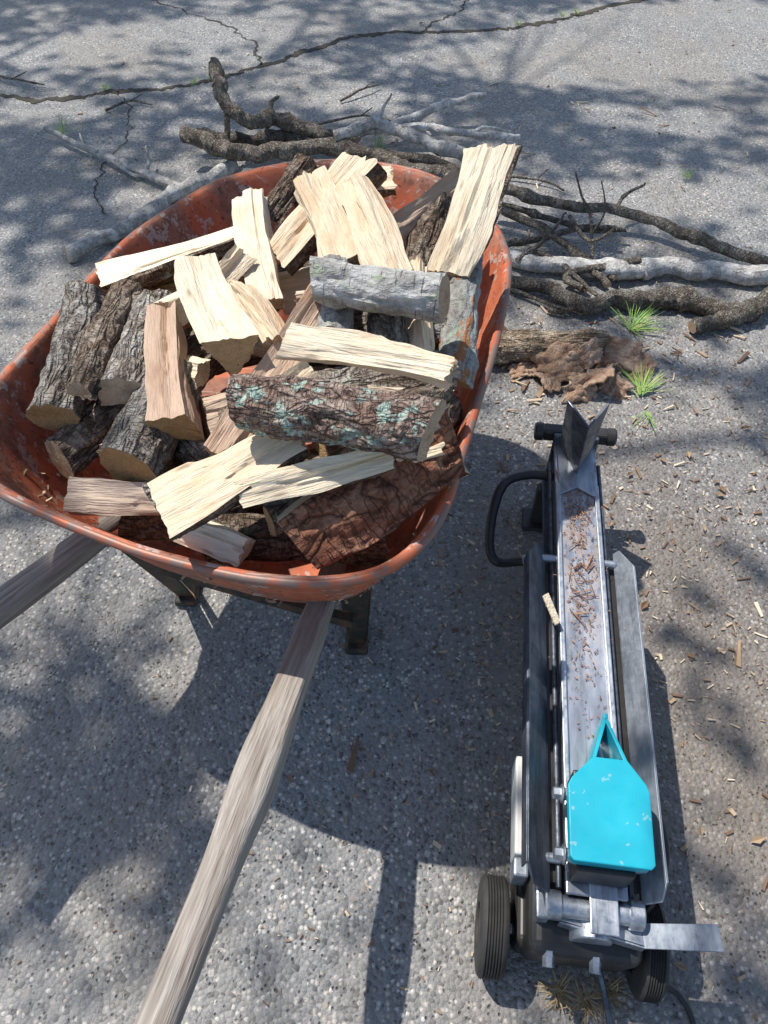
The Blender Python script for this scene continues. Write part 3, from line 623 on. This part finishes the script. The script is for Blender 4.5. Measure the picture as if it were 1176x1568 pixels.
box('front_foot',(0,1.10,.065),(.13,.03,.13),BP,sp,.005); box('front_foot_pad',(0,1.10,.006),(.17,.07,.012),BP,sp,.004)
plate('wedge_left',[(-.001,1.03,.251),(-.001,1.035,.392),(-.044,1.105,.400),(-.036,1.115,.251)],(.004,.004,0),WDG,sp)
plate('wedge_right',[(.001,1.03,.251),(.001,1.035,.392),(.046,1.105,.400),(.038,1.115,.251)],(-.004,.004,0),WDG,sp)
plate('wedge_base',[(-.040,.965,.2515),(0,.990,.2515),(.040,.965,.2515),(.040,1.13,.2515),(-.040,1.13,.2515)],(0,0,.006),STE,sp)
vs=[];fs=[];mi=[]
tube(catmull([(-.045,1.05,.22),(-.10,1.045,.225),(-.150,1.02,.22),(-.172,.96,.20),(-.176,.89,.165),(-.160,.855,.145),(-.115,.862,.14),(-.05,.865,.16)],8),.0105,14,0,0,vs,fs,mi,0)
mesh_obj('carry_handle',vs,fs,[BP],mi,True,60).parent=sp
cyl('handle_clamp',(-.10,.862,.142),(-.06,.866,.155),.015,STE,sp,12)
def rp(pts,z): return [(x,y,z) for x,y in pts]
tp=[(-.050,.190),(.058,.190),(.064,.196),(.066,.300),(.062,.312),(.036,.348),(-.016,.348),(-.050,.312),(-.056,.300),(-.056,.196)]
plate('pusher_cover',rp(tp,.338),(0,0,.005),TEAL,sp,.002)
plate('pusher_cover_skirt',rp([(x*.97,.265+(y-.265)*.97) for x,y in tp],.318),(0,0,.0195),TEAL,sp,.001)
plate('pusher_nose_left',[(-.018,.344,.262),(-.018,.344,.341),(.008,.425,.330),(.008,.425,.262)],(.006,.0,0),TEAL,sp,.001)
plate('pusher_nose_right',[(.038,.344,.262),(.038,.344,.341),(.012,.425,.330),(.012,.425,.262)],(-.006,.0,0),TEAL,sp,.001)
box('pusher_tip',(.0105,.424,.296),(.008,.010,.07),TEAL,sp,.002)
box('pusher_block',(0,.26,.287),(.085,.15,.060),BP,sp,.003)
for y in(.21,.30):
    cyl('pusher_bolt_%d'%int(y*100),(-.072,y,.30),(-.042,y,.30),.010,STE,sp,6); cyl('pusher_bolt_washer_%d'%int(y*100),(-.060,y,.30),(-.055,y,.30),.015,STE,sp,20)
cyl('cylinder_cross_tube',(-.062,.158,.225),(.062,.158,.225),.016,STE,sp); cyl('tube_end',(.05,.158,.225),(.072,.158,.225),.021,STE,sp); cyl('tube_end_l',(-.072,.158,.225),(-.05,.158,.225),.021,STE,sp)
plate('cylinder_tab',[(-.012,.12,.246),(.03,.12,.246),(.03,.20,.2515),(-.012,.20,.2515)],(0,0,.004),STE,sp)
cyl('hydraulic_cylinder',(0,.12,.19),(0,.6,.19),.032,STE,sp)
box('pump_body',(-.005,.165,.115),(.175,.12,.15),BP,sp,.02,(.12,0,0),4)
box('pump_body_lower',(-.005,.19,.08),(.20,.14,.08),BP,sp,.015,(0,0,0),4)
cyl('motor',(-.005,.22,.10),(-.005,.50,.10),.058,BP,sp,32,.006)
box('motor_bracket',(-.075,.19,.19),(.02,.10,.05),STE,sp,.003)
box('switch_box',(-.106,.315,.17),(.022,.165,.06),WHP,sp,.004); box('switch_box_end',(-.106,.215,.17),(.024,.03,.055),WST,sp,.004)
plate('foot_lever_left',[(-.050,.140,.214),(.075,.120,.214),(.075,.150,.206),(-.046,.164,.206)],(0,0,.004),STE,sp,.001)
plate('foot_lever_left_flange',[(-.050,.140,.214),(.075,.120,.214),(.075,.120,.190),(-.050,.140,.190)],(0,-.003,0),STE,sp,.001)
plate('foot_lever_right',[(.072,.116,.216),(.182,.122,.232),(.180,.160,.226),(.072,.152,.208)],(0,0,.004),WST,sp,.001)
for x in(-.06,.01): cyl('bracket_bolt_%d'%int(100+x*100),(x,.085,.165),(x,.110,.172),.009,STE,sp,6)
wheel(sp,(-.138,.150,.078),(1,0,0),.078,.046,'wheel_left',1); wheel(sp,(.112,.150,.078),(1,0,0),.078,.040,'wheel_right',1)
cyl('wheel_axle',(-.15,.15,.078),(.13,.15,.078),.008,STE,sp)
def cable(name,P,r,mat,parent=None):
    vs=[];fs=[];mi=[]; tube(catmull(P,10),r,10,0,0,vs,fs,mi,0); o=mesh_obj(name,vs,fs,[mat],mi,True,60); o.parent=parent; return o
cable('hydraulic_hose',[(.085,.42,.15),(.115,.33,.2),(.12,.25,.21),(.10,.19,.17),(.08,.18,.12)],.006,BP,sp)
cable('power_cord',[(.06,.12,.08),(.13,.11,.03),(.18,.10,.007),(.20,.05,.007),(.19,-.05,.007),(.20,-.20,.007)],.0045,BP,sp)
cable('power_cord_tail',[(.04,.11,.06),(.06,.05,.02),(.07,-.05,.007),(.06,-.15,.007)],.005,DST,sp)
vs=[];fs=[]
for _ in range(620):
    y=R.choice([R.uniform(.42,1.0),R.gauss(.76,.10),R.gauss(.93,.03)]); l=R.uniform(.002,.009)
    chip(R.gauss(-.002,.020),y,.2525,l*R.random()+.002,R.uniform(.001,.003),vs,fs,.1)
for _ in range(20): chip(R.gauss(.0,.014),R.gauss(.74,.045),.254,R.uniform(.015,.045),R.uniform(.002,.005),vs,fs,.12)
sm=NT('shredded_bark',.9); sm.col(sm.ramp(sm.n('ShaderNodeNewGeometry').outputs['Random Per Island'],[(0.,(.14,.07,.045)),(.6,(.30,.16,.10)),(1.,(.44,.28,.18))]))
mesh_obj('bark_shreds',vs,fs,[sm.m],None,False).parent=sp
plate('wedged_splinter',[(-.085,.665,.30),(-.074,.672,.302),(-.048,.628,.275),(-.058,.622,.272)],(0,0,.005),M['cream'],sp,.001)

# ------------------------------------------------------------ trees (up-sun, off to the left)
SD=V((-.42,.32,1.)).normalized()
lit=[(1.5,4.5,.9,.55),(.85,4.14,.55,.25),(2.1,4.6,.6,.5),(.37,4.23,.4,.14),(-.87,4.63,.55,.22),(-1.62,4.31,.45,.2),(-1.55,3.62,.3,.14),(-.14,3.76,.25,.12),(1.33,3.49,.28,.14),(1.0,3.6,.14,.16),(.62,2.91,.22,.12),(1.15,2.86,.4,.15),(-1.15,2.1,.28,.26),(-.9,2.81,.18,.12),(-1.5,2.6,.2,.12),(.82,1.61,.22,.18),(.86,1.31,.16,.16),(.48,1.55,.14,.14),(-.85,1.08,.32,.22),(-.62,1.02,.28,.20),(-.40,.84,.20,.12),(-.25,.62,.10,.10),(-.55,.28,.24,.13),(-.40,.20,.22,.10),(.05,.22,.26,.09),(.2,.27,.14,.08),(-.20,.36,.14,.08),
 (.1,.92,.46,.48),(-.18,.86,.32,.28),(.25,1.15,.3,.3),(.06,.34,.09,.18),(.53,.80,.10,.34),(.46,.3,.12,.14),(1.1,2.0,.32,.17),(.75,2.2,.2,.14),(.6,1.0,.1,.08),(.2,2.75,.4,.16),(-.35,2.85,.24,.14),(-.1,3.0,.3,.12),(.85,.85,.12,.14),(.95,.5,.12,.12),(.72,.45,.05,.07)]
extra_shade=[(-.44,.60),(-.50,.52),(-.56,.45),(-.60,.60),(-.64,.5),(-.55,.66)]
bk=bark('tree_bark',(.05,.04,.03),(.12,.09,.07),(.2,.17,.14),.15,.2)
lf=NT('leaf_green',.6); lf.col(lf.ramp(lf.n('ShaderNodeNewGeometry').outputs['Random Per Island'],[(0.,(.03,.06,.015)),(.5,(.05,.10,.02)),(1.,(.10,.16,.03))]))
def inlit(gx,gy,k=1.):
    for x,y,a,b in lit:
        if ((gx-x)/(a*k))**2+((gy-y)/(b*k))**2<1: return True
    return False
def tree(base,top,accept,n):
    root=link(bpy.data.objects.new('oak_tree',None))
    vs=[];fs=[];mi=[]; base=V(base);top=V(top)
    tr=catmull([base,base.lerp(top,.3)+V((.15,.1,0)),base.lerp(top,.65)+V((-.1,.1,0)),top],8)
    tube(tr,lambda f:.24*(1-f)+.05+.12*math.exp(-f*14),16,.1,3,vs,fs,mi,0)
    lv=[];lfs=[];cl=[]
    for gx,gy in extra_shade:
        if accept(gx,gy): cl.append(V((gx,gy,0))+SD*(R.uniform(5.8,7.2)/SD.z))
    ne=len(cl)
    while len(cl)<n:
        gx=R.uniform(-3.2,3.6);gy=R.uniform(-1.0,6.8)
        if not accept(gx,gy): continue
        if inlit(gx,gy,1.05): continue
        h=R.uniform(5.6,7.4); cl.append(V((gx,gy,0))+SD*(h/SD.z))
    for _ in range(40): cl.append(top+V((R.gauss(0,1.4),R.gauss(0,1.4),R.uniform(-2.5,.8))))
    limbs=[]
    for q in range(9):
        c=cl[(q*37+5)%len(cl)]; st=tr[len(tr)//2+q%8+2]; mid=st.lerp(c,.5)+V((0,0,.4)); limbs.append([st,mid,c-V((0,0,.3))])
        tube(catmull(limbs[-1],8),lambda f:.04*(1-f)+.01,8,.1,q,vs,fs,mi,0)
    for ic,c in enumerate(cl):
        lb=min(limbs,key=lambda L:(L[2]-c).length); s_=lb[2] if (lb[2]-c).length<(lb[1]-c).length else lb[1]
        if (s_-c).length<2.0: tube([s_,s_.lerp(c,.5)+V((0,0,.1)),c],lambda f:.008*(1-f)+.003,5,0,0,vs,fs,mi,0)
        e_=ic<ne
        for _ in range(58 if not e_ else 34):
            k=.19 if not e_ else .10
            p=c+V((R.gauss(0,k),R.gauss(0,k),R.gauss(0,.14))); g_=p-SD*(p.z/SD.z)
            if not e_ and inlit(g_.x,g_.y,.97) and R.random()<.93: continue
            u=V((R.gauss(0,1),R.gauss(0,1),R.gauss(0,.4))).normalized(); w=u.cross(V((R.gauss(0,.4),R.gauss(0,.4),1))).normalized(); l=R.uniform(.04,.075); b=len(lv)
            lv.extend([p-u*l,p+w*l*.5,p+u*l,p-w*l*.5]); lfs.append((b,b+1,b+2,b+3))
    mesh_obj('trunk_and_limbs',vs,fs,[bk],mi,True,None).parent=root
    mesh_obj('foliage',lv,lfs,[lf.m],None,False).parent=root
tree((-9.5,2.6,0),(-8.0,3.2,9.5),lambda x,y:y<2.8,190)
tree((-3.6,12.5,0),(-4.0,9.6,9.5),lambda x,y:y>=2.8,220)

# ------------------------------------------------------------ light, world, camera
sun=bpy.data.lights.new('sun','SUN'); sun.energy=5; sun.angle=math.radians(.53); sun.color=(1,.96,.90)
so=link(bpy.data.objects.new('sun',sun)); so.rotation_mode='QUATERNION'; so.rotation_quaternion=SD.to_track_quat('Z','Y'); so.location=(-5,5,10)
w=bpy.data.worlds.new('World'); scene.world=w; w.use_nodes=True; nt=w.node_tree
sk=nt.nodes.new('ShaderNodeTexSky'); sk.sky_type='NISHITA'; sk.sun_disc=False; sk.sun_elevation=math.asin(SD.z); sk.sun_rotation=math.atan2(SD.x,SD.y)
nt.links.new(sk.outputs[0],nt.nodes['Background'].inputs[0]); nt.nodes['Background'].inputs[1].default_value=.15
scene.view_settings.view_transform='Standard'; scene.view_settings.look='None'; scene.view_settings.exposure=0
cd=bpy.data.cameras.new('camera'); cam=link(bpy.data.objects.new('camera',cd)); cam.location=(0,0,1.5); cam.rotation_euler=(math.radians(40),0,0)
cd.sensor_fit='VERTICAL'; cd.sensor_height=24; cd.sensor_width=24; cd.lens=12/(784/1180); cd.clip_end=1000; cd.clip_start=.02
scene.camera=cam
